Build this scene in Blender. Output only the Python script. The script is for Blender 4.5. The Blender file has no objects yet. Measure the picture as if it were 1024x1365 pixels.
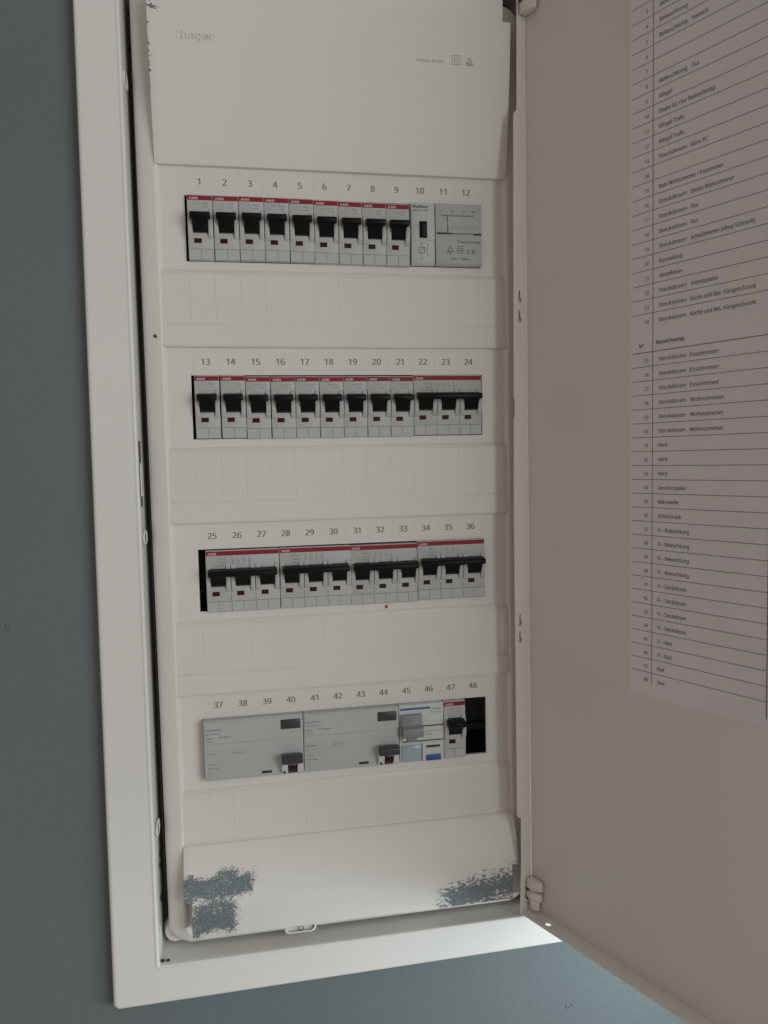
import bpy, bmesh, math, random
from mathutils import Vector, Matrix
random.seed(7)
R = math.radians
S = 0.001                                   # the scene is dimensioned in millimetres
C = bpy.context.scene.collection
scene = bpy.context.scene

# ---------------------------------------------------------------- camera, world, lamps, exposure
def cam_axes(yaw, pitch, roll):
    cy, sy, cp, sp = math.cos(yaw), math.sin(yaw), math.cos(pitch), math.sin(pitch)
    f = Vector((sy*cp, cy*cp, sp)); r = Vector((cy, -sy, 0)); u = r.cross(f)
    c, s = math.cos(roll), math.sin(roll)
    return c*r + s*u, -s*r + c*u, f
cd = bpy.data.cameras.new('camera'); cam = bpy.data.objects.new('camera', cd); C.objects.link(cam)
r_, u_, f_ = cam_axes(.178326, -.0697183, -.0214339)
cam.matrix_world = Matrix(((r_.x, u_.x, -f_.x, .036144), (r_.y, u_.y, -f_.y, -.563994), (r_.z, u_.z, -f_.z, -.188218), (0, 0, 0, 1)))
cd.sensor_fit = 'HORIZONTAL'; cd.sensor_width = 36.0; cd.lens = 36.0*1012.29/1024.0
cd.clip_start = .01; cd.clip_end = 50
cd.dof.use_dof = True; cd.dof.focus_distance = .575; cd.dof.aperture_fstop = 20
scene.camera = cam

world = bpy.data.worlds.new('World'); scene.world = world; world.use_nodes = True
bg = world.node_tree.nodes['Background']
bg.inputs[0].default_value = (1.0, .925, .84, 1); bg.inputs[1].default_value = .265

def area(name, loc, target, w, h, power, col):
    ld = bpy.data.lights.new(name, 'AREA'); ld.shape = 'RECTANGLE'; ld.size = w; ld.size_y = h
    ld.energy = power; ld.color = col
    o = bpy.data.objects.new(name, ld); C.objects.link(o); o.location = loc
    o.rotation_euler = (Vector(target) - Vector(loc)).to_track_quat('-Z', 'Y').to_euler()
    return o
area('window_light', (.98, -1.12, -.10), (.1, 0, -.25), .9, .9, 9.8, (.90, .97, 1.0))
area('added_low_light', (.54, -.25, -.60), (.2, 0, -.61), .24, .06, .30, (.78, .95, 1.0)).data.spread = R(80)  # added lamp, set low to brighten the bottom of the frame and nearby wall
scene.view_settings.view_transform = 'Standard'; scene.view_settings.look = 'None'
scene.view_settings.exposure = .19; scene.view_settings.gamma = 1

# ---------------------------------------------------------------- materials
def mat(name, col, rough=.5, bump=None, spec=.5, var=0, vscale=40, coat=0):
    m = bpy.data.materials.new(name); m.use_nodes = True
    nt = m.node_tree; b = nt.nodes['Principled BSDF']
    b.inputs['Base Color'].default_value = (*col, 1); b.inputs['Roughness'].default_value = rough
    b.inputs['Specular IOR Level'].default_value = spec
    if coat: b.inputs['Coat Weight'].default_value = coat; b.inputs['Coat Roughness'].default_value = .15
    tc = nt.nodes.new('ShaderNodeTexCoord')
    if var:
        n = nt.nodes.new('ShaderNodeTexNoise'); n.inputs['Scale'].default_value = vscale; n.inputs['Detail'].default_value = 5
        nt.links.new(tc.outputs['Object'], n.inputs['Vector'])
        r = nt.nodes.new('ShaderNodeValToRGB')
        r.color_ramp.elements[0].position = .3; r.color_ramp.elements[1].position = .7
        r.color_ramp.elements[0].color = (*[c*(1-var) for c in col], 1); r.color_ramp.elements[1].color = (*[min(1, c*(1+var)) for c in col], 1)
        nt.links.new(n.outputs['Fac'], r.inputs[0]); nt.links.new(r.outputs[0], b.inputs['Base Color'])
        rr = nt.nodes.new('ShaderNodeMapRange'); rr.inputs[3].default_value = rough*.85; rr.inputs[4].default_value = min(1, rough*1.15)
        nt.links.new(n.outputs['Fac'], rr.inputs[0]); nt.links.new(rr.outputs[0], b.inputs['Roughness'])
    if bump:
        sc, st, di = bump
        n2 = nt.nodes.new('ShaderNodeTexNoise'); n2.inputs['Scale'].default_value = sc; n2.inputs['Detail'].default_value = 4
        nt.links.new(tc.outputs['Object'], n2.inputs['Vector'])
        bp = nt.nodes.new('ShaderNodeBump'); bp.inputs['Strength'].default_value = st; bp.inputs['Distance'].default_value = di
        nt.links.new(n2.outputs['Fac'], bp.inputs['Height']); nt.links.new(bp.outputs[0], b.inputs['Normal'])
    return m

def nmath(nt, op, a, b=None, c=None):
    n = nt.nodes.new('ShaderNodeMath'); n.operation = op
    for i, v in enumerate((a, b, c)):
        if v is None: continue
        if isinstance(v, (int, float)): n.inputs[i].default_value = v
        else: nt.links.new(v, n.inputs[i])
    return n.outputs[0]

WHITE = (.705, .664, .63)
M = {}
M['frame'] = mat('white_lacquered_steel', (.72, .695, .665), .34, (900, .05, .0002), var=.02, vscale=9)
M['cover'] = mat('white_moulded_plastic', WHITE, .48, (1500, .05, .0001), var=.02, vscale=12)
M['cell'] = mat('white_plastic_blank', (.70, .66, .625), .46, (1500, .05, .0001), var=.02, vscale=14)
M['door'] = mat('white_lacquered_door', (.70, .665, .62), .38, (700, .06, .0002), var=.025, vscale=7)
M['paper'] = mat('white_paper', (.72, .68, .685), .75, (400, .10, .0003), var=.02, vscale=15)
M['ink'] = mat('black_print_ink', (.055, .045, .045), .7); M['link'] = mat('grey_black_laser_print', (.125, .108, .105), .8)
M['gink'] = mat('grey_print_ink', (.20, .185, .175), .6)
M['fine'] = mat('pale_grey_print', (.27, .27, .28), .6)
M['body'] = mat('light_grey_plastic', (.47, .465, .455), .5, (1800, .08, .0001), var=.02, vscale=60)
M['tbody'] = mat('pale_grey_plastic', (.50, .505, .50), .5, (1800, .06, .0001), var=.02, vscale=60)
M['trbody'] = mat('mid_grey_plastic', (.44, .435, .425), .5, (1800, .06, .0001), var=.02, vscale=60)
M['sbody'] = mat('cool_grey_plastic', (.45, .455, .445), .5, (1800, .06, .0001), var=.02, vscale=50)
M['hbody'] = mat('white_grey_plastic', (.57, .585, .57), .5, (1800, .06, .0001), var=.02, vscale=50)
M['red'] = mat('red_brand_stripe', (.25, .016, .028), .55, spec=.3)
M['logo'] = mat('pale_logo_print', (.72, .55, .55), .5)
M['black'] = mat('black_plastic', (.004, .004, .005), .42, (1500, .1, .0001), spec=.16)
M['dgrey'] = mat('anthracite_plastic', (.035, .037, .045), .4, (1500, .1, .0001))
M['dred'] = mat('dark_red_indicator', (.04, .004, .006), .5, spec=.2)
M['seam'] = mat('dark_recess', (.03, .028, .026), .7)
M['groove'] = mat('grey_groove', (.15, .147, .14), .7); M['dfine'] = mat('dark_grey_print', (.11, .115, .12), .6)
M['teal'] = mat('teal_print', (.03, .15, .20), .5)
M['blue'] = mat('blue_plastic', (.02, .09, .30), .4)
M['bluegrey'] = mat('blue_grey_window', (.33, .40, .45), .3, coat=.5)
M['lgrey'] = mat('grey_lever_plastic', (.22, .225, .24), .42)
M['inside'] = mat('grey_sheet_steel', (.11, .11, .10), .5, var=.1, vscale=20)
M['knob'] = mat('white_nylon', (.66, .62, .585), .4)
M['rdot'] = mat('red_marker_ink', (.45, .01, .012), .5)

# wall: blue grey matt paint with roller relief and two small knocks
def wall_material():
    m = mat('blue_grey_wall_paint', (.130, .149, .155), .62, var=.05, vscale=5)
    nt = m.node_tree; b = nt.nodes['Principled BSDF']; tc = nt.nodes['Texture Coordinate']
    n = nt.nodes.new('ShaderNodeTexNoise'); n.inputs['Scale'].default_value = 220; n.inputs['Detail'].default_value = 3
    n2 = nt.nodes.new('ShaderNodeTexNoise'); n2.inputs['Scale'].default_value = 14
    nt.links.new(tc.outputs['Object'], n.inputs['Vector']); nt.links.new(tc.outputs['Object'], n2.inputs['Vector'])
    h = nmath(nt, 'ADD', n.outputs['Fac'], nmath(nt, 'MULTIPLY', n2.outputs['Fac'], 3.0))
    bp = nt.nodes.new('ShaderNodeBump'); bp.inputs['Strength'].default_value = .35; bp.inputs['Distance'].default_value = .0009
    nt.links.new(h, bp.inputs['Height']); nt.links.new(bp.outputs[0], b.inputs['Normal'])
    return m
M['wall'] = wall_material()

# bottom hood: white plastic with blue grey wall paint rubbed onto its corners
def stained_material(name, rects, base, stain, scale, thr_gain):
    m = mat(name, base, .48, (1500, .05, .0001))
    nt = m.node_tree; b = nt.nodes['Principled BSDF']; tc = nt.nodes['Texture Coordinate']
    sp = nt.nodes.new('ShaderNodeSeparateXYZ'); nt.links.new(tc.outputs['Object'], sp.inputs[0])
    X = nmath(nt, 'MULTIPLY', sp.outputs[0], 1000); Z = nmath(nt, 'MULTIPLY', sp.outputs[2], 1000)
    tot = None
    for cx, cz, hx, hz, slope, soft, str_, sc, stretch in rects:
        mp = nt.nodes.new('ShaderNodeMapping'); mp.inputs['Scale'].default_value = (1, 1, stretch); mp.inputs['Rotation'].default_value = (0, slope, 0)
        nt.links.new(tc.outputs['Object'], mp.inputs[0])
        n = nt.nodes.new('ShaderNodeTexNoise'); n.inputs['Scale'].default_value = sc; n.inputs['Detail'].default_value = 6; n.inputs['Roughness'].default_value = .62
        nt.links.new(mp.outputs[0], n.inputs['Vector'])
        nb = nt.nodes.new('ShaderNodeTexNoise'); nb.inputs['Scale'].default_value = sc*.085; nb.inputs['Detail'].default_value = 2
        nt.links.new(tc.outputs['Object'], nb.inputs['Vector'])
        dx = nmath(nt, 'SUBTRACT', nmath(nt, 'ABSOLUTE', nmath(nt, 'SUBTRACT', X, cx)), hx)
        zc = nmath(nt, 'SUBTRACT', Z, nmath(nt, 'ADD', cz, nmath(nt, 'MULTIPLY', nmath(nt, 'SUBTRACT', X, cx), math.tan(slope))))
        dz = nmath(nt, 'SUBTRACT', nmath(nt, 'ABSOLUTE', zc), hz)
        sd = nmath(nt, 'ADD', nmath(nt, 'MAXIMUM', dx, dz), nmath(nt, 'MULTIPLY', nmath(nt, 'SUBTRACT', nb.outputs['Fac'], .48), 25.0 if hx > 5 else 0.0))                      # mm, negative inside
        inside = nmath(nt, 'DIVIDE', nmath(nt, 'MULTIPLY', sd, -1), soft)
        inside = nmath(nt, 'MINIMUM', inside, 1.0)
        v = nmath(nt, 'ADD', nmath(nt, 'MULTIPLY', inside, str_), nmath(nt, 'ADD', nmath(nt, 'SUBTRACT', n.outputs['Fac'], .5), nmath(nt, 'MULTIPLY', nmath(nt, 'SUBTRACT', nb.outputs['Fac'], .5), .35)))
        mr = nt.nodes.new('ShaderNodeMapRange'); mr.inputs[1].default_value = .03; mr.inputs[2].default_value = .03+thr_gain
        nt.links.new(v, mr.inputs[0])
        gate = nmath(nt, 'LESS_THAN', sd, soft*.7)
        k = nmath(nt, 'MULTIPLY', mr.outputs[0], gate)
        tot = k if tot is None else nmath(nt, 'MAXIMUM', tot, k)
    mix = nt.nodes.new('ShaderNodeMix'); mix.data_type = 'RGBA'
    mix.inputs[6].default_value = (*base, 1); mix.inputs[7].default_value = (*stain, 1)
    nt.links.new(tot, mix.inputs[0]); nt.links.new(mix.outputs[2], b.inputs['Base Color'])
    for l in list(b.inputs['Normal'].links): nt.links.remove(l)
    bp = nt.nodes.new('ShaderNodeBump'); bp.inputs['Strength'].default_value = .5; bp.inputs['Distance'].default_value = .0004; bp.invert = True
    nt.links.new(tot, bp.inputs['Height']); nt.links.new(bp.outputs[0], b.inputs['Normal'])
    return m

# ---------------------------------------------------------------- mesh helpers (input in mm)
class MB:
    def __init__(self): self.v = []; self.f = []; self.mi = []
    def add(self, vs, fs, mi=0):
        o = len(self.v); self.v += [tuple(p) for p in vs]
        for f in fs: self.f.append(tuple(i+o for i in f)); self.mi.append(mi)
        return self
    def box(self, x0, x1, y0, y1, z0, z1, mi=0):
        return self.add([(x0,y0,z0),(x1,y0,z0),(x1,y1,z0),(x0,y1,z0),(x0,y0,z1),(x1,y0,z1),(x1,y1,z1),(x0,y1,z1)],
                        [(0,3,2,1),(4,5,6,7),(0,1,5,4),(1,2,6,5),(2,3,7,6),(3,0,4,7)], mi)
    def prism(self, prof, x0, x1, mi=0):      # closed (y,z) outline swept along x
        n = len(prof)
        vs = [(x0, y, z) for y, z in prof] + [(x1, y, z) for y, z in prof]
        fs = [tuple(range(n))[::-1], tuple(range(n, 2*n))] + [(i, (i+1) % n, n+(i+1) % n, n+i) for i in range(n)]
        return self.add(vs, fs, mi)
    def disc(self, c, axis, r, h, n=16, mi=0, r2=None):  # short cylinder from c along the unit axis
        a = Vector(axis).normalized(); t = a.orthogonal().normalized(); b = a.cross(t); c = Vector(c)
        r2 = r if r2 is None else r2
        vs = [c + (t*math.cos(k*2*math.pi/n) + b*math.sin(k*2*math.pi/n))*r for k in range(n)]
        vs += [c + a*h + (t*math.cos(k*2*math.pi/n) + b*math.sin(k*2*math.pi/n))*r2 for k in range(n)]
        fs = [tuple(range(n))[::-1], tuple(range(n, 2*n))] + [(i, (i+1) % n, n+(i+1) % n, n+i) for i in range(n)]
        return self.add(vs, fs, mi)
    def ring(self, c, axis, R_, r, n=20, k=8, mi=0):
        a = Vector(axis).normalized(); t = a.orthogonal().normalized(); b = a.cross(t); c = Vector(c)
        vs = []
        for i in range(n):
            d = t*math.cos(i*2*math.pi/n) + b*math.sin(i*2*math.pi/n)
            for j in range(k):
                q = j*2*math.pi/k; vs.append(c + d*(R_ + r*math.cos(q)) + a*(r*math.sin(q)))
        fs = [(i*k+j, ((i+1) % n)*k+j, ((i+1) % n)*k+(j+1) % k, i*k+(j+1) % k) for i in range(n) for j in range(k)]
        return self.add(vs, fs, mi)

def finish(bm, name, mats, bevel=0, seg=2, angle=32, smooth=True):
    bmesh.ops.recalc_face_normals(bm, faces=bm.faces)
    if bevel:
        ed = [e for e in bm.edges if len(e.link_faces) == 2 and e.calc_face_angle(0) > R(30)]
        bmesh.ops.bevel(bm, geom=ed, offset=bevel*S, segments=seg, affect='EDGES', profile=.5, clamp_overlap=True)
    me = bpy.data.meshes.new(name); bm.to_mesh(me); bm.free()
    for m in mats: me.materials.append(m)
    if smooth:
        me.shade_smooth(); me.set_sharp_from_angle(angle=R(angle))
    return me

def mesh(name, mb, mats, bevel=0, seg=2, angle=32, org=(0, 0, 0)):
    bm = bmesh.new()
    vs = [bm.verts.new(((x-org[0])*S, (y-org[1])*S, (z-org[2])*S)) for x, y, z in mb.v]
    for f, mi in zip(mb.f, mb.mi):
        try: fc = bm.faces.new([vs[i] for i in f]); fc.material_index = mi
        except ValueError: pass
    return finish(bm, name, mats, bevel, seg, angle)

def obj(name, me, parent=None, loc=None):
    o = bpy.data.objects.new(name, me); C.objects.link(o)
    if parent: o.parent = parent
    if loc: o.location = [c*S for c in loc]
    return o
def part(name, mb, m, parent, bevel=0, seg=2, angle=32, org=(0, 0, 0)):
    return obj(name, mesh(name, mb, m if isinstance(m, list) else [m], bevel, seg, angle, org), parent)
def thing(name, label, cat, loc, group=None):
    o = bpy.data.objects.new(name, None); C.objects.link(o); o.location = [c*S for c in loc]
    o.empty_display_size = .02; o['label'] = label; o['category'] = cat
    if group: o['group'] = group
    return o
def copy_tree(src, loc, label, parent=None):
    c = src.copy(); C.objects.link(c)
    if parent is None:
        c.location = [q*S for q in loc]; c['label'] = label
        c.rotation_euler = (R(random.uniform(-.35, .35)), R(random.uniform(-.22, .22)), R(random.uniform(-.3, .3)))
    else: c.parent = parent
    for ch in src.children: copy_tree(ch, None, None, c)
    return c

# lettering: glyph outlines of the built-in font, returned as flat polygons in mm
_glyph = {}
FONT = None
try: FONT = bpy.data.fonts.load(bpy.utils.system_resource('DATAFILES', path='fonts') + '/NotoSansHebrew-Regular.woff2')   # bundled with Blender; the built-in face serves otherwise
except Exception: pass
def glyphs(s, bold=0.0):
    k = (s, bold)
    if k not in _glyph:
        cu = bpy.data.curves.new('t', 'FONT'); cu.body = s; cu.size = 1.0; cu.resolution_u = 2; cu.offset = bold
        if FONT: cu.font = FONT
        o = bpy.data.objects.new('t', cu); C.objects.link(o)
        me = o.to_mesh()
        _glyph[k] = ([tuple(v.co) for v in me.vertices], [tuple(p.vertices) for p in me.polygons])
        o.to_mesh_clear(); bpy.data.objects.remove(o); bpy.data.curves.remove(cu)
    return _glyph[k]
def text(mb, s, org, size, width=None, ux=(1, 0, 0), uz=(0, 0, 1), align='L', bold=0.0, mi=0, sx=.92):
    vs, fs = glyphs(s)
    if not vs: return
    x0 = min(v[0] for v in vs); x1 = max(v[0] for v in vs)
    kx = (width/(x1-x0)) if width else size*sx
    w = (x1-x0)*kx
    sh = {'L': 0, 'C': -w/2, 'R': -w}[align]
    o = Vector(org); a = Vector(ux); b = Vector(uz)
    nn = a.cross(b)
    for k in ((0,) if not bold else (-.5, .5)):                 # heavier strokes: printed twice, a hair apart
        d = a*(k*2.2*bold*size) + nn*(.012*(k+.5))
        mb.add([o + d + a*((v[0]-x0)*kx + sh) + b*(v[1]*size) for v in vs], fs, mi)

def rr(x0, x1, z0, z1, r, y, n=6):            # rounded rectangle loop at depth y
    P = []
    for cx, cz, a0 in ((x1-r, z1-r, 0), (x0+r, z1-r, 90), (x0+r, z0+r, 180), (x1-r, z0+r, 270)):
        for k in range(n+1):
            a = R(a0 + 90*k/n); P.append((cx + r*math.cos(a), y, cz + r*math.sin(a)))
    return P
def loft(mb, loops, mi=0, cap=False):
    n = len(loops[0]); o = len(mb.v)
    for L in loops: mb.v += [tuple(p) for p in L]
    for k in range(len(loops)-1):
        for i in range(n):
            mb.f.append((o+k*n+i, o+k*n+(i+1) % n, o+(k+1)*n+(i+1) % n, o+(k+1)*n+i)); mb.mi.append(mi)
    if cap:
        mb.f.append(tuple(o+(len(loops)-1)*n+i for i in range(n))); mb.mi.append(mi)
    return mb

def plate(name, outline, holes, to3, thick, m, parent, org, bevel=0):  # flat sheet with real holes
    bm = bmesh.new(); ed = []
    for loop in [outline] + holes:
        vs = [bm.verts.new(((to3(a, b) - Vector(org))*S)) for a, b in loop]
        ed += [bm.edges.new((vs[i], vs[(i+1) % len(vs)])) for i in range(len(vs))]
    bmesh.ops.triangle_fill(bm, use_beauty=True, use_dissolve=False, edges=ed)
    g = bmesh.ops.extrude_face_region(bm, geom=list(bm.faces))
    bmesh.ops.translate(bm, vec=Vector(thick)*S, verts=[e for e in g['geom'] if isinstance(e, bmesh.types.BMVert)])
    return obj(name, finish(bm, name, [m], bevel, 1), parent)

# ---------------------------------------------------------------- layout (mm; y = 0 is the recessed front of the cover, -y faces the viewer)
PITCH, OPH = 125.564, 45.75
WALL_Y, FR_Y = -7.0, -16.0
DZB_ = -543.3
ROWZ = [-k*PITCH for k in range(4)]
ORG = (108.5, WALL_Y, -577)

# ---------------------------------------------------------------- wall
w = MB()
bx0, bx1, bz0, bz1 = -45, 262, -560, 170
for x0, x1, z0, z1 in ((-1500, bx0, -1100, 1100), (bx1, 1700, -1100, 1100), (bx0, bx1, -1100, bz0), (bx0, bx1, bz1, 1100)):
    w.add([(x0, WALL_Y, z0), (x1, WALL_Y, z0), (x1, WALL_Y, z1), (x0, WALL_Y, z1)], [(0, 1, 2, 3)])
for a, b in (((bx0, bz0), (bx1, bz0)), ((bx1, bz0), (bx1, bz1)), ((bx1, bz1), (bx0, bz1)), ((bx0, bz1), (bx0, bz0))):
    w.add([(a[0], WALL_Y, a[1]), (b[0], WALL_Y, b[1]), (b[0], 115, b[1]), (a[0], 115, a[1])], [(0, 1, 2, 3)])
wall = part('wall', w, M['wall'], None); wall['kind'] = 'structure'
def knock(x, z, r):                           # small raised knock in the plaster
    d = MB(); n = 14
    loops = []
    for rad, y in ((r*1.25, .05), (r, -.35), (r*.65, -.5), (r*.45, .0), (r*.2, .35)):
        loops.append([(x + rad*(1+.25*math.sin(3*k+x))*math.cos(k*2*math.pi/n), WALL_Y+y, z + rad*(1+.2*math.cos(2*k+z))*math.sin(k*2*math.pi/n)) for k in range(n)])
    loft(d, loops, cap=True)
    o = part('dent', d, M['wall'], wall)
knock(-128.7, -298, 2.6); knock(280.7, -638.4, 2.0); knock(284, -637, 1.5)

# ---------------------------------------------------------------- the cabinet
cab = thing('distribution_cabinet', 'white flush mounted distribution cabinet with its door swung open on the blue grey wall', 'fuse box', ORG)
fr = MB()
X0, X1, Z0, Z1 = -65.4, 282, -577, 192
def inset(o, y, r): return rr(X0+o, X1-o, Z0+o*.93, Z1-o, r, y)
loft(fr, [inset(1.2, WALL_Y+.2, 3.5), inset(0, WALL_Y-.6, 4.5), inset(0, -13.6, 4.5), inset(.35, -15, 4.2), inset(1.2, -15.8, 3.8), inset(2.4, FR_Y, 3.2), inset(3.2, FR_Y, 2.8), inset(25.7, FR_Y, 1.8),
          inset(26.4, FR_Y, 1.6), inset(27.1, -16.35, 1.6), inset(27.8, -16.55, 1.5), inset(28.4, -16.2, 1.4), inset(28.8, -15.3, 1.3), inset(28.9, -11, 1.3), inset(28.9, 36, 1.3), inset(30.2, 36.1, 1.3), inset(30.2, 30, 1.3)])
def settle(p):                                # the sheet frame is not quite square: its lower left corner hangs out a little
    x, y, z = p; k = min(1, max(0, (150-z)/730)); e = min(1, max(0, (108-x)/173))
    wx = min(1, max(0, (-36-x)/29)); wz = min(1, max(0, (-548-z)/29))
    return (x - (k*(1.2 + 4.2*wx) if x < 100 else 0), y, z - (e*(1.0 + 2.6*wz) if z < -500 else 0))
fr.v = [settle(p) for p in fr.v]
frame = part('frame', fr, M['frame'], cab, org=ORG, angle=50)
# retaining rings, latch slot and screw holes on the returns of the frame
for yy, zz in ((5.0, 74), (-5.5, -240.3), (-11, -454.1)):
    q = MB(); yc = -2.5
    q.ring((-36.2, yc, zz), (1, 0, 0), 4.9, .75); q.v = [(x, yc+(y-yc)*1.55, z) for x, y, z in q.v]; q.disc((-36.6, yc, zz), (1, 0, 0), 4.0, .35, 18, 1); q.disc((-36.5, yc+1.3, zz), (1, 0, 0), 1.6, .5, 10, 2)
    part('screw_ring', q, [M['frame'], M['inside'], M['seam']], frame, org=ORG)
q = MB(); q.box(244.6, 252.8, -13.6, -12.4, DZB_+2, 148); part('gap_light_block', q, M['frame'], frame, .2, org=ORG)  # unseen strip, added to stop lamp light leaking through the hinge gap
q = MB(); q.box(-36.7, -36.1, -11.2, -8.6, -187, -172, 0); q.box(-36.7, -36.1, -10.8, -8.4, -218, -211.2, 0); q.box(-36.7, -35.2, -12.6, -7.4, -211, -187.2, 1)
part('latch_slot', q, [M['seam'], M['frame']], frame, .25, org=ORG)
for x, y, r in ((-35.6, -11.6, 1.5), (-31.9, -11.8, 1.3)):
    q = MB(); q.disc((x, y, -550.6), (0, 0, 1), r, .5, 14); part('screw_hole', q, M['seam'], frame, org=ORG)

bxm = MB(); bxm.box(-43, 260, 8, 105, -558, 168); bxm.f = [f for f in bxm.f if f != (0, 1, 5, 4)]; bxm.mi = bxm.mi[:len(bxm.f)]
box = part('back_box', bxm, M['inside'], cab, org=ORG)
q = MB()
KH = ((31, 137, 2.6), (31, 112, 2.4), (8, -480, 2.2), (5.5, -487.5, 2.4), (6, -512.7, 3.2))
for yy, zz, r in KH: q.disc((-36.6, yy, zz), (1, 0, 0), r, .45, 12)
part('knockout_hole', q, M['black'], frame, org=ORG)
q = MB(); q.disc((-27, 14, -540), (0, -1, 0), 10, 9, 24, r2=8); part('cable_plug', q, M['knob'], box, 1.2, org=ORG)
q = MB(); q.box(-36.2, -30, 37, 38.5, -549, -492); part('mounting_strap', q, M['inside'], box, .3, org=ORG)
for z in ROWZ:
    q = MB(); zc = z - 22
    q.box(-30, 246, 44, 45, zc-13, zc+13); q.box(-30, 246, 38, 44, zc-13.5, zc-12.5); q.box(-30, 246, 38, 44, zc+12.5, zc+13.5); q.box(-30, 246, 37, 38, zc-17.5, zc-12.5); q.box(-30, 246, 37, 38, zc+12.5, zc+17.5)
    part('mounting_rail', q, M['inside'], cab, org=ORG)

# front cover: recessed plate with four openings, raised rim and flange
cv = MB()
xo = [(-.2, 216.2), (-.3, 216), (-.2, 216), (-1.6, 216.2)]
zb_ = [145.0]
for k, z in enumerate(ROWZ): zb_ += [z, z-OPH]
zb_.append(-546.0)
for i in range(len(zb_)-1):
    za, zc = zb_[i], zb_[i+1]
    if i % 2 == 0:
        cv.add([(-17.4, 0, za), (234.6, 0, za), (234.6, 0, zc), (-17.4, 0, zc)], [(0, 1, 2, 3)])
    else:
        a, b = xo[i//2]
        for x0, x1 in ((-17.4, a), (b, 234.6)):
            cv.add([(x0, 0, za), (x1, 0, za), (x1, 0, zc), (x0, 0, zc)], [(0, 1, 2, 3)])
        for p, r2 in (((a, za), (b, za)), ((b, za), (b, zc)), ((b, zc), (a, zc)), ((a, zc), (a, za))):
            cv.add([(p[0], 0, p[1]), (r2[0], 0, r2[1]), (r2[0], 2.6, r2[1]), (p[0], 2.6, p[1])], [(0, 1, 2, 3)])
def cl(o, y, r): return rr(-32.4+o, 249.6-o, -546.5+o*.35, 147.5-o*.35, r, y, 8)
loft(cv, [cl(16.3, .3, 7), cl(15.0, -.9, 8), cl(14.1, -2.1, 8.5), cl(13.3, -2.6, 9), cl(12.2, -2.55, 9.5), cl(6, -1.2, 12), cl(3, -.3, 14), cl(1.3, .9, 15), cl(.4, 2.8, 15), cl(0, 6, 15), cl(0, 15, 15), cl(.8, 15, 14.5)])
cover = part('front_cover', cv, M['cover'], cab, org=ORG, angle=40)

# blank bands between the rows: raised, with a bevelled top, and scored cells on them
bands = [(-51.6, -90, -105.9), (-177.4, -216.6, -232.2), (-303.6, -342.5, -358.6), (-430.3, -469, -474)]
PX = 17.75
for bi, (za, zc, ze) in enumerate(bands):
    q = MB()
    q.prism([(.6, za+.6), (-.4, za), (-1.5, za-2.6), (-1.7, zc), (-2.3, ze+.7), (-2.1, ze), (.6, ze-.2)], -18.7, 235.9)
    part('blank_band', q, M['cover'], cover, .18, org=ORG)
    for k in range(14):
        x0 = -18.0 if k == 0 else (k-1)*PX + 1.22
        x1 = k*PX + .78 if k < 13 else 235.2
        t = .10 + .06*((k*7+bi*3) % 5)/4
        q = MB(); q.prism([(-1, za-3.2), (-1.5-t, za-3.2), (-1.7-t, zc+.5), (-1, zc+.5)], x0, x1)
        part('scored_cell', q, M['cell'], cover, .12, 1, org=ORG)
    if bi < 3:
        q = MB(); q.prism([(-1, zc-.6), (-1.95, zc-.6), (-2.5, ze+1.2), (-1, ze+1.2)], -18.4, 235.6)
        part('lower_ledge', q, M['cell'], cover, .15, 1, org=ORG)

# printed way numbers on their shallow tiles
def tile_mesh(n, x, z):
    q = MB(); q.box(x-8.55, x+8.55, -.14, .4, z-4.2, z+8.8, 0)
    g = MB(); text(g, str(n), (x, -.2, z), 7.6, align='C', mi=1, sx=.98, bold=.024)
    q.add(g.v, g.f, 1)
    return q
for n in range(48):
    k, i = divmod(n, 12)
    part('number_tile', tile_mesh(n+1, 10.28+17.748*i, ROWZ[k]+10.2-2.7), [M['cell'], M['gink']], cover, org=ORG)

# hoods above and below
def hood_mesh(name, prof, xcuts, skip, m, split):
    bm = bmesh.new(); rows = []
    for y, z in prof: rows.append([bm.verts.new(((x-ORG[0])*S, (y-ORG[1])*S, (z-ORG[2])*S)) for x in xcuts])
    for j in range(len(prof)-1):
        for i in range(len(xcuts)-1):
            if skip(i, j): continue
            bm.faces.new((rows[j][i], rows[j][i+1], rows[j+1][i+1], rows[j+1][i]))
    for v in [v for v in bm.verts if not v.link_faces]: bm.verts.remove(v)
    g = bmesh.ops.extrude_face_region(bm, geom=list(bm.faces))
    for e in g['geom']:
        if isinstance(e, bmesh.types.BMVert): e.co.y = (1.0-ORG[1])*S
    return finish(bm, name, [m], .5, 3, 40)
tp = [(-3.4, 19.7), (-3.9, 22), (-6.4, 40), (-9.6, 60), (-12.2, 80), (-14.4, 100), (-15.9, 118), (-16.3, 126), (-16.7, 138), (-16.9, 152)]
BASE = WHITE
toph_m = stained_material('chipped_white_plastic', [(-19.4-ORG[0], 88-ORG[2], 1.0, 22, 0, 1.2, .05, 360, 1), (-17-ORG[0], 118-ORG[2], 6, 2.2, R(-25), 2, .06, 300, 2)], BASE, (.10, .10, .10), 330, .06)
o = obj('top_hood', hood_mesh('top_hood', tp, [-19.4, -14, 230, 236], lambda i, j: i != 1 and j >= 7, toph_m, 0), cover)
top_hood = o
bp_ = [(-1.6, -470.6), (-3.2, -471.4), (-6.4, -478), (-10.2, -488), (-13.2, -499), (-14.9, -508), (-16.1, -517), (-16.9, -526), (-17.4, -534.2)]
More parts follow.
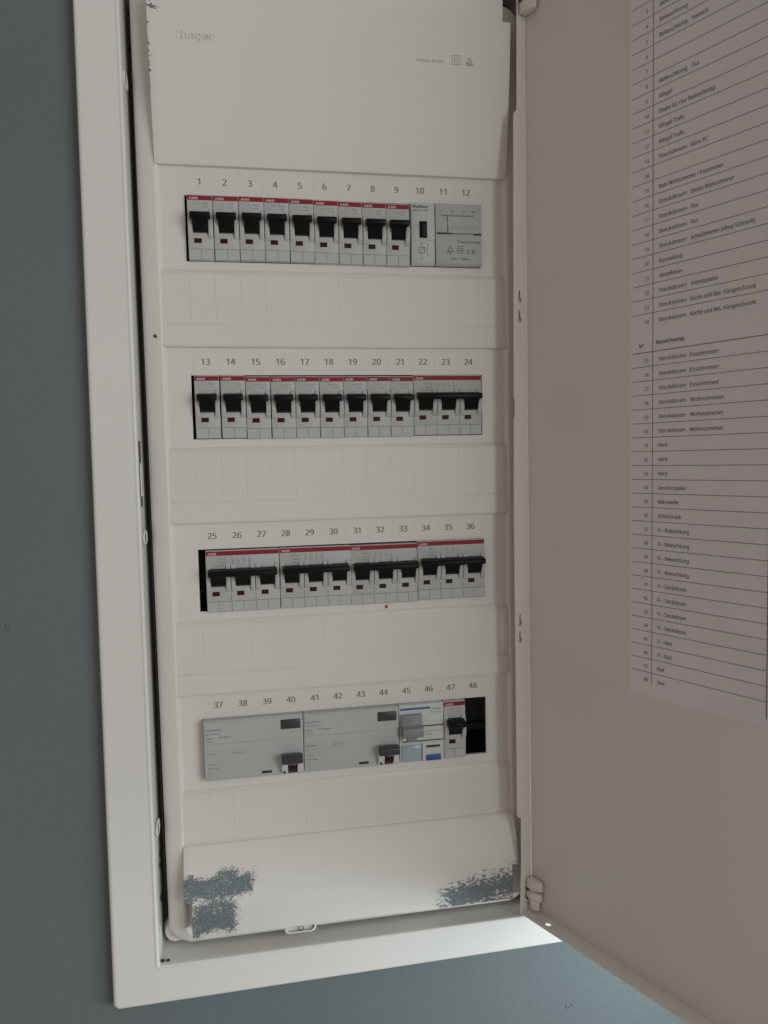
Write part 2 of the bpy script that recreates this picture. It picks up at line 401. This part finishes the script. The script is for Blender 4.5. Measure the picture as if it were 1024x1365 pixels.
both_m = stained_material('paint_rubbed_white_plastic',
    [(6-ORG[0], -498.5-ORG[2], 28, 10.5, R(3), 5, .22, 950, 1), (2-ORG[0], -521-ORG[2], 19, 14, 0, 6, .24, 950, 1),
     (207-ORG[0], -525-ORG[2], 36, 14, R(10), 17, .33, 330, 1.7)], BASE, (.145, .175, .19), 700, .11)
o = obj('bottom_hood', hood_mesh('bottom_hood', bp_, [-18.8, -13.3, 231.4, 236.8], lambda i, j: i != 1 and j >= 5, both_m, 0), cover)
q = MB(); L = []
for y, r in ((-14.5, 0), (-16.6, 0), (-17.0, -.6), (-17.0, -1.2)):
    L.append(rr(53+(-r), 76.5+r, -539.6-r, -532, 3.4, y))
loft(q, L[::-1], cap=True); part('latch_tab', q, M['cover'], cover, .2, org=ORG)
q = MB(); q.ring((65, -17.05, -535.8), (0, -1, 0), 1.9, .35, 14, 6)
part('latch_tab_hole', q, M['seam'], cover, org=ORG)
q = MB(); q.box(93.7, 139.8, -15.5, -14, -535.3, -533.7); part('hood_notch', q, M['seam'], cover, org=ORG)

# marks moulded into and stamped on the top hood
def hood_y(z):
    for (ya, za), (yb, zb) in zip(tp, tp[1:]):
        if za <= z <= zb: return ya + (yb-ya)*(z-za)/(zb-za)
def on_hood(name, items, m, parent, lift):
    q = MB()
    for fn in items: fn(q)
    q.v = [(x, hood_y(z) - lift + y, z) for x, y, z in q.v]
    return q
q = on_hood('', [lambda q: text(q, 'hager', (3.2, 0, 98.8), 8.2, 21.5, bold=.01)], None, None, .0)
bm = bmesh.new(); vs = [bm.verts.new(((x-ORG[0])*S, (y-ORG[1])*S, (z-ORG[2])*S)) for x, y, z in q.v]
for f in q.f: bm.faces.new([vs[i] for i in f])
g = bmesh.ops.extrude_face_region(bm, geom=list(bm.faces))
for e in g['geom']:
    if isinstance(e, bmesh.types.BMVert): e.co.y -= .6*S
obj('embossed_wordmark', finish(bm, 'embossed_wordmark', [M['cover']], 0), top_hood)
q = MB(); q.disc((.6, hood_y(99)+.1, 99.3), (0, -1, 0), .8, .4, 10); q.disc((.6, hood_y(103)+.1, 103.2), (0, -1, 0), .8, .4, 10)
part('embossed_dots', q, M['cover'], top_hood, org=ORG)
def stamp(q):
    text(q, 'Volta IP30', (166, 0, 95.2), 3.1, 19.5)
    for h in (3.1, 1.5):
        for x0, x1, z0, z1 in ((-h, h, h-.32, h), (-h, h, -h, -h+.32), (-h, -h+.32, -h+.32, h-.32), (h-.32, h, -h+.32, h-.32)):
            q.add([(195.2+x0, 0, 97.8+z0), (195.2+x1, 0, 97.8+z0), (195.2+x1, 0, 97.8+z1), (195.2+x0, 0, 97.8+z1)], [(0, 1, 2, 3)])
    P = [(205.2+3.2*math.sin(R(a)), 97.2+3.2*math.cos(R(a))) for a in (0, 120, 240)]; Q = [(205.2+2.3*math.sin(R(a)), 97.2+2.3*math.cos(R(a))) for a in (0, 120, 240)]
    for i in range(3):
        j = (i+1) % 3
        q.add([(P[i][0], 0, P[i][1]), (P[j][0], 0, P[j][1]), (Q[j][0], 0, Q[j][1]), (Q[i][0], 0, Q[i][1])], [(0, 1, 2, 3)])
    text(q, 'PS', (205.2, 0, 96.2), 1.6, 1.9, align='C')
    q.add([(202.4, 0, 94.6), (208, 0, 94.6), (208, 0, 95.0), (202.4, 0, 95.0)], [(0, 1, 2, 3)])
q = on_hood('', [stamp], None, None, .08); part('printed_marks', q, M['gink'], top_hood, org=ORG)
q = MB(); q.disc((137.9, 0.2, -301.0), (0, -1, 0), 1.15, .3, 12); q.disc((138.2, .2, -300.1), (0, -1, 0), 1.0, .32, 12)
part('red_pen_dot', q, M['rdot'], cover, org=ORG)
q = MB(); q.disc((-23.6, -1.6, -98.3), (0, -1, 0), 1.0, 1.1, 10); q.disc((-23.2, -1.6, -98.9), (0, -1, 0), .8, 1.12, 10)
part('dark_chip', q, M['seam'], cover, org=ORG)

# ---------------------------------------------------------------- door, swung open
HX, HY, PHI, DZB, DZT = 246.433, -16.811, 1.13662, -543.3, 158.0
DD = Vector((math.cos(PHI), -math.sin(PHI), 0)); DN = Vector((DD.y, -DD.x, 0))
HV = Vector((HX, HY, 0))
def dpos(t, u, z): return HV + DD*t + DN*u + Vector((0, 0, z))
DW = 292
door_m = MB()
def dbox(q, t0, t1, u0, u1, z0, z1, mi=0):
    P = [dpos(t, u, z) for z in (z0, z1) for t, u in ((t0, u0), (t1, u0), (t1, u1), (t0, u1))]
    q.add(P, [(0, 3, 2, 1), (4, 5, 6, 7), (0, 1, 5, 4), (1, 2, 6, 5), (2, 3, 7, 6), (3, 0, 4, 7)], mi)
dbox(door_m, -.2, DW, -1.2, 0, DZB-.2, DZT)
door = part('door', door_m, M['door'], cab, .4, 2, org=ORG)
def circ(a, b, r, n=12, a0=0, a1=360): return [(a + r*math.cos(R(a0+(a1-a0)*k/n)), b + r*math.sin(R(a0+(a1-a0)*k/n))) for k in range(n)]
def keyhole(u, z, r=2.1, s=.85, h=6):
    P = [(u + r*math.cos(R(a)), z + r*math.sin(R(a))) for a in range(115, 426, 24)]
    return P + [(u+s, z+h), (u+s*.5, z+h+.7), (u-s*.5, z+h+.7), (u-s, z+h)]
out = [(.05, DZT), (7.1, DZT), (8.2, 64), (9.0, 62.4), (11.0, 60.8), (11.6, 58), (12.6, -20), (13.9, -144.5), (12.9, -146.2), (13.0, -159), (14.0, -160.4), (14.9, -240), (14.4, -464), (13.7, -466.2), (10.9, -467.4), (10.3, -470), (10.6, -505), (12.3, DZB), (.05, DZB)]
plate('hinge_flange', out, [keyhole(7.3, -72.5), keyhole(7.5, -87), keyhole(9.6, -315), keyhole(9.8, -328)], lambda u, z: dpos(.0, u, z), DD*(-1.1), M['door'], door, ORG, .18)
hole = circ(23.05, 6.25, 2.2, 16)
plate('bottom_flange', [(0, -.5), (DW, -.5), (DW, 12.3), (0, 12.3)], [hole], lambda t, u: dpos(t, u, DZB), (0, 0, -1.1), M['door'], door, ORG, .18)
q = MB(); dbox(q, -3.4, -2.6, .4, 9.8, -340, -60); part('hinge_stiffener', q, M['door'], door, .15, org=ORG)
q = MB(); dbox(q, DW-1.2, DW, .05, 12.3, DZB+.2, DZT-1.4); part('latch_flange', q, M['door'], door, .18, org=ORG)
q = MB(); dbox(q, 0, DW, .05, 7, DZT-1.2, DZT-.1); part('top_flange', q, M['door'], door, .18, org=ORG)
def lug(q, zc, h, pts):
    n = len(pts); o = []
    for z in (zc-h/2, zc+h/2): o += [dpos(t, u, z) for t, u in pts]
    q.add(o, [tuple(range(n))[::-1], tuple(range(n, 2*n))] + [(i, (i+1) % n, n+(i+1) % n, n+i) for i in range(n)])
for sgn, zc in ((1, -526.5), (-1, 139.5)):
    q = MB()
    lug(q, zc+sgn*6.2, 7.4, [(.4, .1), (11, .1), (14.5, 2.5), (13.5, 5), (6, 7.6), (1.4, 7.2)])
    lug(q, zc-sgn*2.6, 6.2, [(.4, .1), (10.5, .1), (13.8, 2.5), (12.5, 5), (6.5, 7.8), (1.4, 7.2)])
    lug(q, zc-sgn*10, 8.6, [(2, .1), (9, .1), (11, 2.5), (10, 4.6), (6, 6.2), (3, 5.6)])
    lug(q, zc-sgn*1, 18, [(1.2, .1), (8, .1), (9, 3), (6, 6), (2, 5.5)])
    part('hinge_clip', q, M['knob'], door, 1.9, 4, 60, org=ORG)
    q = MB()
    for dz in (1.6, -5.4):
        P = dpos(2.4, 7.0, zc+sgn*dz); q.disc(P, DN, 1.1, .75, 10)
    part('hinge_clip_hole', q, M['seam'], door, org=ORG)

# ---------------------------------------------------------------- circuit list stuck inside the door
rows = {1: ('Beleuchtung', 'Diele'), 2: ('Beleuchtung', 'Bad'), 3: ('Beleuchtung', 'Büro'), 4: ('Beleuchtung', ''), 5: ('Beleuchtung', 'Haustür'), 8: ('Beleuchtung', 'Flur'), 9: ('Klingel', ''), 10: ('Eltako für Flur Beleuchtung', ''),
        11: ('Klingel Trafo', ''), 12: ('Klingel Trafo', ''), 13: ('Steckdosen', 'Büro PC'), 15: ('Rolo Wohnzimmer / Esszimmer', ''), 16: ('Steckdosen', 'Decke Wohnzimmer'), 17: ('Steckdosen', 'Flur'), 18: ('Steckdosen', 'Flur'),
        19: ('Steckdosen', 'Schlafzimmer (ohne Schrank)'), 20: ('Dunstabzug', ''), 21: ('Abstellraum', ''), 22: ('Steckdosen', 'Arbeitsplatte'), 23: ('Steckdosen', 'Küche und Bel. Hängeschrank'), 24: ('Steckdosen', 'Küche und Bel. Hängeschrank'),
        25: ('Steckdosen', 'Esszimmer'), 26: ('Steckdosen', 'Esszimmer'), 27: ('Steckdosen', 'Esszimmer'), 28: ('Steckdosen', 'Wohnzimmer'), 29: ('Steckdosen', 'Wohnzimmer'), 30: ('Steckdosen', 'Wohnzimmer'), 31: ('Herd', ''), 32: ('Herd', ''), 33: ('Herd', ''),
        34: ('Geschirrspüler', ''), 35: ('Mikrowelle', ''), 36: ('Kühlschrank', ''), 45: ('Fi – Bad', ''), 46: ('Fi – Bad', ''), 47: ('Bad', ''), 48: ('Bad', '')}
for k in (37, 38, 39, 40): rows[k] = ('Fi – Beleuchtung', '')
for k in (41, 42, 43, 44): rows[k] = ('Fi – Steckdosen', '')
PO = tuple(dpos(91, 0, -347))
lst = thing('circuit_list', 'white printed list of numbered circuits stuck flat on the inside of the open door', 'paper list', PO)
def pz(t, z): return .30 + .18*math.sin(z*.021+.6) + .12*math.sin(t*.07+z*.011) + .05*math.sin(z*.09)
pm = MB(); nt_, nz_ = 12, 60; T0, T1, PB, PT = 91.4, 200.0, -347.5, 138.0
for j in range(nz_+1):
    for i in range(nt_+1):
        t = T0+(T1-T0)*i/nt_; z = PB+(PT-PB)*j/nz_; pm.v.append(tuple(dpos(t, pz(t, z), z)))
for j in range(nz_):
    for i in range(nt_):
        a = j*(nt_+1)+i; pm.f.append((a, a+1, a+nt_+2, a+nt_+1)); pm.mi.append(0)
bm = bmesh.new(); vs = [bm.verts.new((Vector(p)-Vector(PO))*S) for p in pm.v]
for f in pm.f: bm.faces.new([vs[i] for i in f])
g = bmesh.ops.extrude_face_region(bm, geom=list(bm.faces))
bmesh.ops.translate(bm, vec=-DN*.12*S, verts=[e for e in g['geom'] if isinstance(e, bmesh.types.BMVert)])
obj('sheet', finish(bm, 'sheet', [M['paper']]), lst)
ink = MB()
A0, A1, A2, ZL23, RS, GAP = 93.6, 109.0, 184.9, -99.636, 9.015, 15.3
def lz(k): return ZL23 - (k-23)*RS - (GAP if k > 24 else 0)
ZH = lz(24.0001)
def dq(t0, t1, z0, z1):
    n = max(1, int((t1-t0)/9)); m_ = max(1, int((z1-z0)/9))
    for i in range(n):
        for j in range(m_):
            a, b = t0+(t1-t0)*i/n, t0+(t1-t0)*(i+1)/n; c, d = z0+(z1-z0)*j/m_, z0+(z1-z0)*(j+1)/m_
            ink.v += [tuple((t, 0, z)) for t, z in ((a, c), (b, c), (b, d), (a, d))]; o = len(ink.v); ink.f.append((o-4, o-3, o-2, o-1)); ink.mi.append(0)
for k in list(range(0, 24)) + list(range(25, 48)): dq(A0, A2, lz(k)-.17, lz(k)+.17)
dq(A0, A2, ZH-.24, ZH+.24)
dq(A1-.22, A1+.22, lz(48)+1, 118); dq(A2-.3, A2+.3, lz(48)-1, 118)
CZ = 2.7
for k in range(1, 49):
    z = lz(k) + CZ
    text(ink, str(k), (104.4, 0, z), 3.9, align='C', bold=.008)
    if k in rows:
        a, b = rows[k]
        wid = {'Steckdosen': 18.9, 'Beleuchtung': 18.6}.get(a)
        text(ink, a, (113.4, 0, z), 4.3, wid, sx=.84, bold=.012)
        if b: text(ink, b, (135.2, 0, z), 4.3, {'Wohnzimmer': 22, 'Esszimmer': 19}.get(b), sx=.84, bold=.012)
for zz in (ZH+4.2, 112): text(ink, 'N°', (99.0, 0, zz-1), 4.1, bold=.03); text(ink, 'Bezeichnung', (111.4, 0, zz), 4.1, 19.5, bold=.03)
ink.v = [tuple(dpos(t, pz(t, z)+.07, z)) for t, _, z in ink.v]
part('printed_table', ink, M['link'], lst, org=PO)

# ---------------------------------------------------------------- breakers
def breaker_proto(n, label, group, cat='circuit breaker'):
    t = thing('circuit_breaker' if n == 1 else 'three_pole_breaker', label, cat, (0, 0, 0), group)
    W = 17.66*n; g = .12
    b = MB()
    b.prism([(0, -.0), (-.0, -.15), (-.35, -12), (-.5, -29), (0, -45), (34, -45), (34, 0)], g, W-g)
    part('housing', b, M['body'], t, .3, 2)
    rail = [(1, -9.5), (-.4, -9.8), (-1.6, -12.2), (-2.9, -15.5), (-3.5, -19), (-3.4, -23), (-2.6, -27), (-1.4, -29.6), (-.5, -30.6), (1, -31)]
    for k in range(n):
        x = 17.66*k
        for a, c in ((.25, 3.45), (14.25, 17.4)):
            q = MB(); q.prism(rail, x+a, x+c); part('cheek', q, M['body'], t, .25, 2, 25)
        q = MB(); q.box(x+3.5, x+14.2, -.75, 0, -26.4, -13.2); part('toggle_slot', q, M['seam'], t)
        tg = MB(); tg.prism([(-8.2, -16.0), (-8.9, -17.8), (-6.2, -20.6), (-4.4, -23.0), (-3.5, -25.2), (1, -25.8), (1, -13.9), (-3.8, -13.6)], x+3.7, x+14.0)
        tog = part('toggle', tg, M['black'], t, .35, 2, 25)
        q = MB(); q.box(x+4.2, x+9.3, -.72, .2, -33.3, -30.1); ind = part('trip_indicator', q, M['dred'], t, .1, 1)
        q = MB(); q.box(x+.4, x+17.3, -.3, .3, -44.75, -37.3); part('tab_recess', q, M['groove'], t)
        for a, c in ((.45, 8.70), (8.92, 17.25)):
            q = MB(); q.prism([(.5, -37.55), (-.52, -37.55), (-.42, -44.7), (.5, -44.7)], x+a, x+c); part('terminal_tab', q, M['body'], t, .12, 1)
    q = MB(); q.prism([(-2.9, -13.0), (-9.4, -14.3), (-10.1, -15.2), (-10.1, -17.3), (-9.4, -18.2), (-7.4, -18.6), (-2.9, -17.6)], 2.0, 17.66*(n-1)+15.7)
    part('toggle_cap' if n == 1 else 'tie_bar', q, M['black'], t, .3, 2, 25)
    q = MB(); q.box(.3, W-.3, -.14, .3, -3.75, -.55)
    st = part('brand_stripe', q, M['red'], t)
    q = MB(); text(q, 'ABB', (1.6, -.2, -3.2), 2.75, 6.0, bold=.03); part('wordmark', q, M['logo'], st)
    q = MB()
    if n == 1:
        text(q, 'B16', (10.4, -.36, -6.6), 1.9, 4.2); text(q, '~400', (10.2, -.38, -8.7), 1.5, 4.2); text(q, 'I ON', (5.6, -.36, -6.5), 1.5, 2.6)
    else:
        text(q, 'B16', (9.2, -.36, -6.8), 2.0, 5.4); text(q, '~400', (9.2, -.40, -9.3), 1.8, 5.4); text(q, '6000 3', (9.2, -.44, -11.6), 1.6, 5.4)
        for x in (18.9, 23, 27.2, 31):
            q.add([(x, -.3, -11.3), (x+.3, -.3, -11.3), (x+.3, -.3, -5), (x, -.3, -5)], [(0, 1, 2, 3)]); q.add([(x+.4, -.3, -8.2), (x+2, -.3, -8.2), (x+2, -.3, -7.8), (x+.4, -.3, -7.8)], [(0, 1, 2, 3)])
        q.v = [(x, y-.06, z) for x, y, z in q.v]
    part('rating_print', q, M['fine'], t)
    if n == 3:
        q = MB(); q.box(17.55, 17.77, -.42, .2, -37, -30.5); q.box(35.2, 35.42, -.42, .2, -37, -30.5); part('pole_seam', q, M['seam'], t)
    return t

FY = -2.6
def put(proto, used, loc, label):
    if not used: proto.location = [c*S for c in loc]; proto['label'] = label; return proto
    return copy_tree(proto, loc, label)
one = breaker_proto(1, '', 'single pole breakers with black toggles', 'circuit breaker'); used = 0
NW = ('zero one two three four five six seven eight nine ten eleven twelve thirteen fourteen fifteen sixteen seventeen eighteen nineteen twenty '
      'twenty-one twenty-two twenty-three twenty-four twenty-five').split()
def nword(n): return NW[n] if n <= 25 else {2: 'twenty-', 3: 'thirty-', 4: 'forty-'}[n//10] + NW[n % 10] if n % 10 else {3: 'thirty', 4: 'forty'}[n//10]
ORD = 'first second third fourth fifth sixth seventh eighth ninth'.split()
L1 = 'narrow breaker with black toggle, %s from the left in the %s row, under printed %s'
x1 = [1.6, 19.4, 37.2, 54.9, 72.6, 90.3, 108.0, 125.7, 143.3]
dz1 = [0, .15, .3, .3, .1, -.35, -.5, -.7, -.95]
for i in range(9):
    put(one, used, (x1[i], FY-(.5 if i < 1 else .2*(i % 3)), -.4+dz1[i]), L1 % (ORD[i], 'top', nword(i+1))); used = 1
x2 = [1.7, 20.0, 37.8, 55.7, 73.4, 91.2, 108.9, 126.6, 144.2]
dz2 = [.1, .1, -.6, -.7, -.6, -.7, -.6, -.6, -.7]
for i in range(9):
    put(one, used, (x2[i], FY+1.2-.15*(i % 2), ROWZ[1]-.45+dz2[i]), L1 % (ORD[i], 'second', nword(i+13)))
put(one, used, (180.4, FY-1.4, ROWZ[3]-.3), 'narrow breaker with black toggle beside the empty black slot in the bottom row')
three = breaker_proto(3, '', 'three pole breakers with joined black toggles', 'circuit breaker'); used = 0
for x, y, z, lab in ((162.0, FY+1.2, ROWZ[1]-.35, 'at the right end of the second row'), (5.0, FY+.2, ROWZ[2]-1.0, 'at the left end of the third row'),
                     (58.2, FY+.2, ROWZ[2]-.9, 'second from the left in the third row'), (110.7, FY+.2, ROWZ[2]-1.35, 'third in the third row, above the red dot'), (162.4, FY-.8, ROWZ[2]-.05, 'at the right end of the third row')):
    put(three, used, (x, y, z), 'wide breaker with one long black bar %s' % lab); used = 1

# impulse switch under 10
t = thing('impulse_switch', 'slim pale impulse switch with upright black rocker, between breakers and transformer in top row', 'relay', (161.9, -4.2, -.2))
b = MB(); b.prism([(.3, 0), (0, -.5), (-.4, -13), (-.4, -26.8), (.25, -27.2), (.2, -41.4), (1.6, -45), (36, -45), (36, 0)], .2, 17.9); part('housing', b, M['tbody'], t, .3, 2, 25)
q = MB(); q.box(6.2, 12.0, -.62, 0, -25.6, -13.4); part('rocker_well', q, M['seam'], t)
q = MB(); q.prism([(0, -14), (-1.5, -14), (-2.6, -16), (-1.9, -19.5), (-2.3, -24.6), (-1.2, -25.1), (0, -25.1)], 6.7, 11.5); part('rocker', q, M['black'], t, .3)
q = MB(); text(q, 'theben', (1.2, -.34, -3.7), 3.2, 11.5, bold=.035); text(q, 'OKTO S12-230', (1.2, -.44, -6.1), 1.7, 11.5, bold=.01)
text(q, '1', (1.7, -.52, -19), 1.6); text(q, '0', (1.7, -.52, -23.3), 1.6)
def rectline(q, x0, x1, z0, z1, y, wd):
    for a, c, d, e in ((x0, x1, z1-wd, z1), (x0, x1, z0, z0+wd), (x0, x0+wd, z0+wd, z1-wd), (x1-wd, x1, z0+wd, z1-wd)):
        q.add([(a, y, d), (c, y, d), (c, y, e), (a, y, e)], [(0, 1, 2, 3)])
def ln(q, x0, z0, x1, z1, y, wd):
    d = Vector((x1-x0, 0, z1-z0)).normalized(); nn = Vector((-d.z, 0, d.x))*wd/2; a = Vector((x0, y, z0)); c = Vector((x1, y, z1))
    q.add([a-nn, c-nn, c+nn, a+nn], [(0, 1, 2, 3)])
rectline(q, 5.6, 10.2, -36.4, -32, .1, .3); ln(q, 8, -32, 8, -29.6, .1, .3); ln(q, 8, -36.4, 8, -39, .1, .3); ln(q, 6.2, -36, 9.6, -32.4, .1, .25)
ln(q, 12.6, -29.4, 12.6, -32.6, .1, .3); ln(q, 12.6, -32.6, 11.4, -35.4, .1, .3); ln(q, 12.6, -35.8, 12.6, -39.2, .1, .3); text(q, 'A1', (6.8, .1, -29.4), 1.6, 2.4); text(q, 'A2', (6.8, .1, -40.8), 1.6, 2.4)
part('printed_marks', q, M['ink'], t)

# bell transformer under 11 and 12
t = thing('bell_transformer', 'wide grey bell transformer with printed bell symbol at the right end of the top row', 'transformer', (180.3, -4.6, -.25))
b = MB(); b.prism([(.2, 0), (0, -.5), (0, -20.6), (.7, -21.3), (0, -22.2), (0, -43.6), (.8, -45), (38, -45), (38, 0)], .2, 35.6); part('housing', b, M['trbody'], t, .3, 2, 25)
q = MB(); q.prism([(.5, -15.6), (-.2, -15.6), (-1.5, -20.2), (-1.1, -21.5), (.5, -21.6)], 9.6, 35.2); part('name_ledge', q, M['trbody'], t, .25)
q = MB(); q.box(1.0, 12.2, -.12, .4, -22.3, -21.2); q.box(29.6, 35.2, -.12, .4, -22.6, -21.6); part('ledge_seam', q, M['seam'], t)
q = MB(); ln(q, 5, -8.8, 29.4, -8.8, -.1, .35)
for k in range(13): ln(q, 5+2.03*k, -8.8, 5+2.03*k, -7.0 if k % 4 == 0 else -7.9, -.1, .35)
for s, x in (('0', 5), ('60', 13.2), ('120', 21.3), ('180', 29.4)): text(q, s, (x, -.1, -6), 2.2, align='C')
ln(q, 9.2, -9.2, 9.2, -20.4, -.1, .35); ln(q, 9.2, -10.4, 8.6, -12, -.1, .3); ln(q, 9.2, -10.4, 9.8, -12, -.1, .3)
text(q, 'Transformer', (16.5, -.1, -28.4), 3.0, 18.2, bold=.01)
ln(q, 8.4, -35, 13.8, -35, -.1, .4); ln(q, 8.9, -35, 11.1, -30.9, -.1, .4); ln(q, 13.3, -35, 11.1, -30.9, -.1, .4); ln(q, 10.5, -36.2, 11.7, -36.2, -.1, .6)
ln(q, 16.5, -30.8, 21.3, -30.8, -.1, .4); rectline(q, 16.8, 21, -34, -32, -.1, .35)
for k in range(8): ln(q, 18.9+2.1*math.cos(R(180+22.5*k)), -34+2.2*math.sin(R(180+22.5*k)), 18.9+2.1*math.cos(R(202.5+22.5*k)), -34+2.2*math.sin(R(202.5+22.5*k)), -.1, .4)
text(q, 'CE', (24.2, -.1, -36), 4.9, 6.6, bold=.0)
text(q, '230 ~ 50Hz', (11, -.1, -40.8), 2.6, 14.5, bold=.01)
part('printed_marks', q, M['ink'], t)

# four-module residual current breakers under 37-44
def rcd():
    t = thing('residual_current_breaker', '', 'circuit breaker', (0, 0, 0), 'wide residual current breakers with small red handles')
    b = MB(); b.prism([(.8, 0), (.2, -.4), (0, -2), (0, -43.2), (.6, -44.8), (1.4, -45.2), (38, -45.2), (38, 0)], .15, 72.7); part('housing', b, M['sbody'], t, .45, 3, 25)
    q = MB(); q.prism([(.3, -1.2), (-.45, -1.2), (-.45, -17.0), (.3, -17.2)], 1.0, 71.8); part('upper_label', q, M['sbody'], t, .12, 1)
    q = MB(); q.prism([(.3, -17.6), (-.28, -17.6), (-.28, -22.4), (.3, -22.4)], 1.0, 71.8); part('middle_label', q, M['sbody'], t, .1, 1)
    q = MB(); q.box(56.2, 70.8, -.95, .2, -10.2, -3.0); part('dark_window', q, M['dgrey'], t, .3)
    q = MB(); q.box(41.4, 48.8, -.35, .2, -42.6, -40.8); part('test_slot', q, M['seam'], t, .1, 1)
    for a, c in ((56.0, 60.6), (67.6, 71.8)):
        q = MB(); q.prism([(.4, -30), (-2.4, -30.4), (-4.2, -33), (-4.2, -38), (-2.6, -43), (.4, -43.4)], a, c); part('cheek', q, M['hbody'], t, .35, 2, 25)
    q = MB(); q.box(60.7, 67.5, -.5, .2, -44, -31); part('handle_slot', q, M['seam'], t)
    q = MB(); q.prism([(0, -33), (-4.6, -33.2), (-4.8, -36.2), (-3.6, -40.5), (0, -41.4)], 60.9, 67.3)
    h = part('handle_drum', q, M['dred'], t, .3, 2, 25)
    q = MB(); text(q, 'I ON', (64.1, -4.93, -36.4), 2.2, 4.6, align='C', bold=.02); part('handle_print', q, M['logo'], h)
    q = MB(); q.prism([(-2, -28.4), (-8.6, -28.6), (-9.4, -29.6), (-9.2, -33.4), (-8.2, -34.6), (-4, -34.4), (-2, -33)], 56.0, 71.6); part('handle_cap', q, M['dgrey'], t, .6, 3, 25)
    q = MB(); q.disc((58, -3.6, -42), (0, -1, 0), .9, .5, 10); part('rivet', q, M['seam'], t)
    q = MB(); text(q, 'SIEMENS', (1.8, -.52, -7.4), 1.9, 11.2, bold=.03); part('wordmark', q, M['teal'], t)
    q = MB(); text(q, '5SV3346-6', (1.8, -.52, -10.1), 1.7, 10); text(q, '40A', (1.8, -.52, -13.4), 1.9, 4.6, bold=.02); text(q, 'IΔn 30mA', (11.2, -.52, -13.1), 1.9, 8.6, bold=.02); text(q, '400V~', (1.8, -.52, -15.8), 1.6, 6)
    text(q, 'IΔm 500A', (2.4, -.1, -25.4), 1.5, 7); text(q, 'VDE CE', (20.6, -.1, -25.6), 1.6, 9); text(q, '-25°C', (2.4, -.1, -33), 1.5, 5); text(q, 'IEC 61008', (2.4, -.1, -36), 1.4, 7.4); text(q, 'T', (2.6, -.1, -40), 2.0)
    text(q, 'TEST', (63.4, -.52, -13), 1.3, 3)
    part('printed_marks', q, M['dfine'], t)
    return t
ra = rcd()
put(ra, 0, (-1.1, -6.4, ROWZ[3]-.05), 'wide grey residual current breaker at the left end of the bottom row, small red handle')
put(ra, 1, (72.0, -6.4, ROWZ[3]-.05), 'wide grey residual current breaker in the middle of the bottom row, small red handle')

# two-module residual current breaker under 45-46
t = thing('residual_current_switch', 'pale residual current switch with broad grey lever and blue button in the bottom row', 'circuit breaker', (145.2, -5.0, ROWZ[3]-.25))
b = MB(); b.prism([(.3, 0), (0, -.5), (0, -16.6), (-.6, -17.4), (-.6, -28), (0, -29), (0, -43.6), (.6, -45), (38, -45), (38, 0)], .15, 34.9); part('housing', b, M['hbody'], t, .3, 2, 25)
q = MB(); q.box(.8, 24.6, -.14, .3, -4.1, -2.5); part('blue_stripe', q, mat('dark_blue_stripe', (.02, .13, .26), .45), t)
q = MB(); q.box(18.2, 34.4, -.85, .2, -17.6, -16.9); q.box(2, 34.4, -.75, .2, -29.0, -28.4); part('seam', q, M['seam'], t)
q = MB(); q.prism([(0, -7), (-1.8, -7.4), (-4.6, -15), (-8.2, -16.2), (-8.6, -22.6), (-6.0, -23.8), (0, -24)], 1.2, 17.4); part('lever', q, M['lgrey'], t, .5, 3, 25)
q = MB(); q.prism([(0, -23), (-4.6, -23.6), (-4.2, -27.4), (0, -28)], 5.6, 12.8); part('lever_stem', q, M['lgrey'], t, .3)
for a, c in ((1.6, 5.4), (13, 17)):
    q = MB(); q.prism([(0, -22.4), (-3.0, -23), (-2.8, -27), (0, -28)], a, c); part('lever_shoulder', q, M['knob'], t, .3)
q = MB(); q.prism([(0, -31.8), (-.9, -32), (-1.1, -36), (-.9, -44.4), (0, -44.6)], 1.6, 16.8); part('marker_window', q, M['bluegrey'], t, .3)
q = MB(); q.box(17.3, 17.8, -.35, .2, -44.6, -31); part('window_seam', q, M['seam'], t)
q = MB(); q.box(21.0, 31.8, -.4, .2, -34.6, -33.0); part('dark_bar', q, M['seam'], t, .1, 1)
q = MB(); q.box(20.8, 32.4, -1.2, .2, -44.8, -40.4); part('test_button', q, M['blue'], t, .4)
q = MB(); text(q, 'hager', (26.0, -.12, -4.6), 2.2, 7.4, bold=.02); text(q, 'CDC 225', (24.0, -.12, -7.4), 1.6, 9); part('wordmark', q, M['teal'], t)
q = MB(); text(q, '25A 0,03A', (20, -.75, -21.6), 1.6, 9); text(q, '230V~', (20, -.75, -24.4), 1.6, 7); text(q, 'CE', (30, -.75, -22), 2.0, 3); text(q, 'T', (26, -.12, -38.6), 1.6); part('printed_marks', q, M['fine'], t)
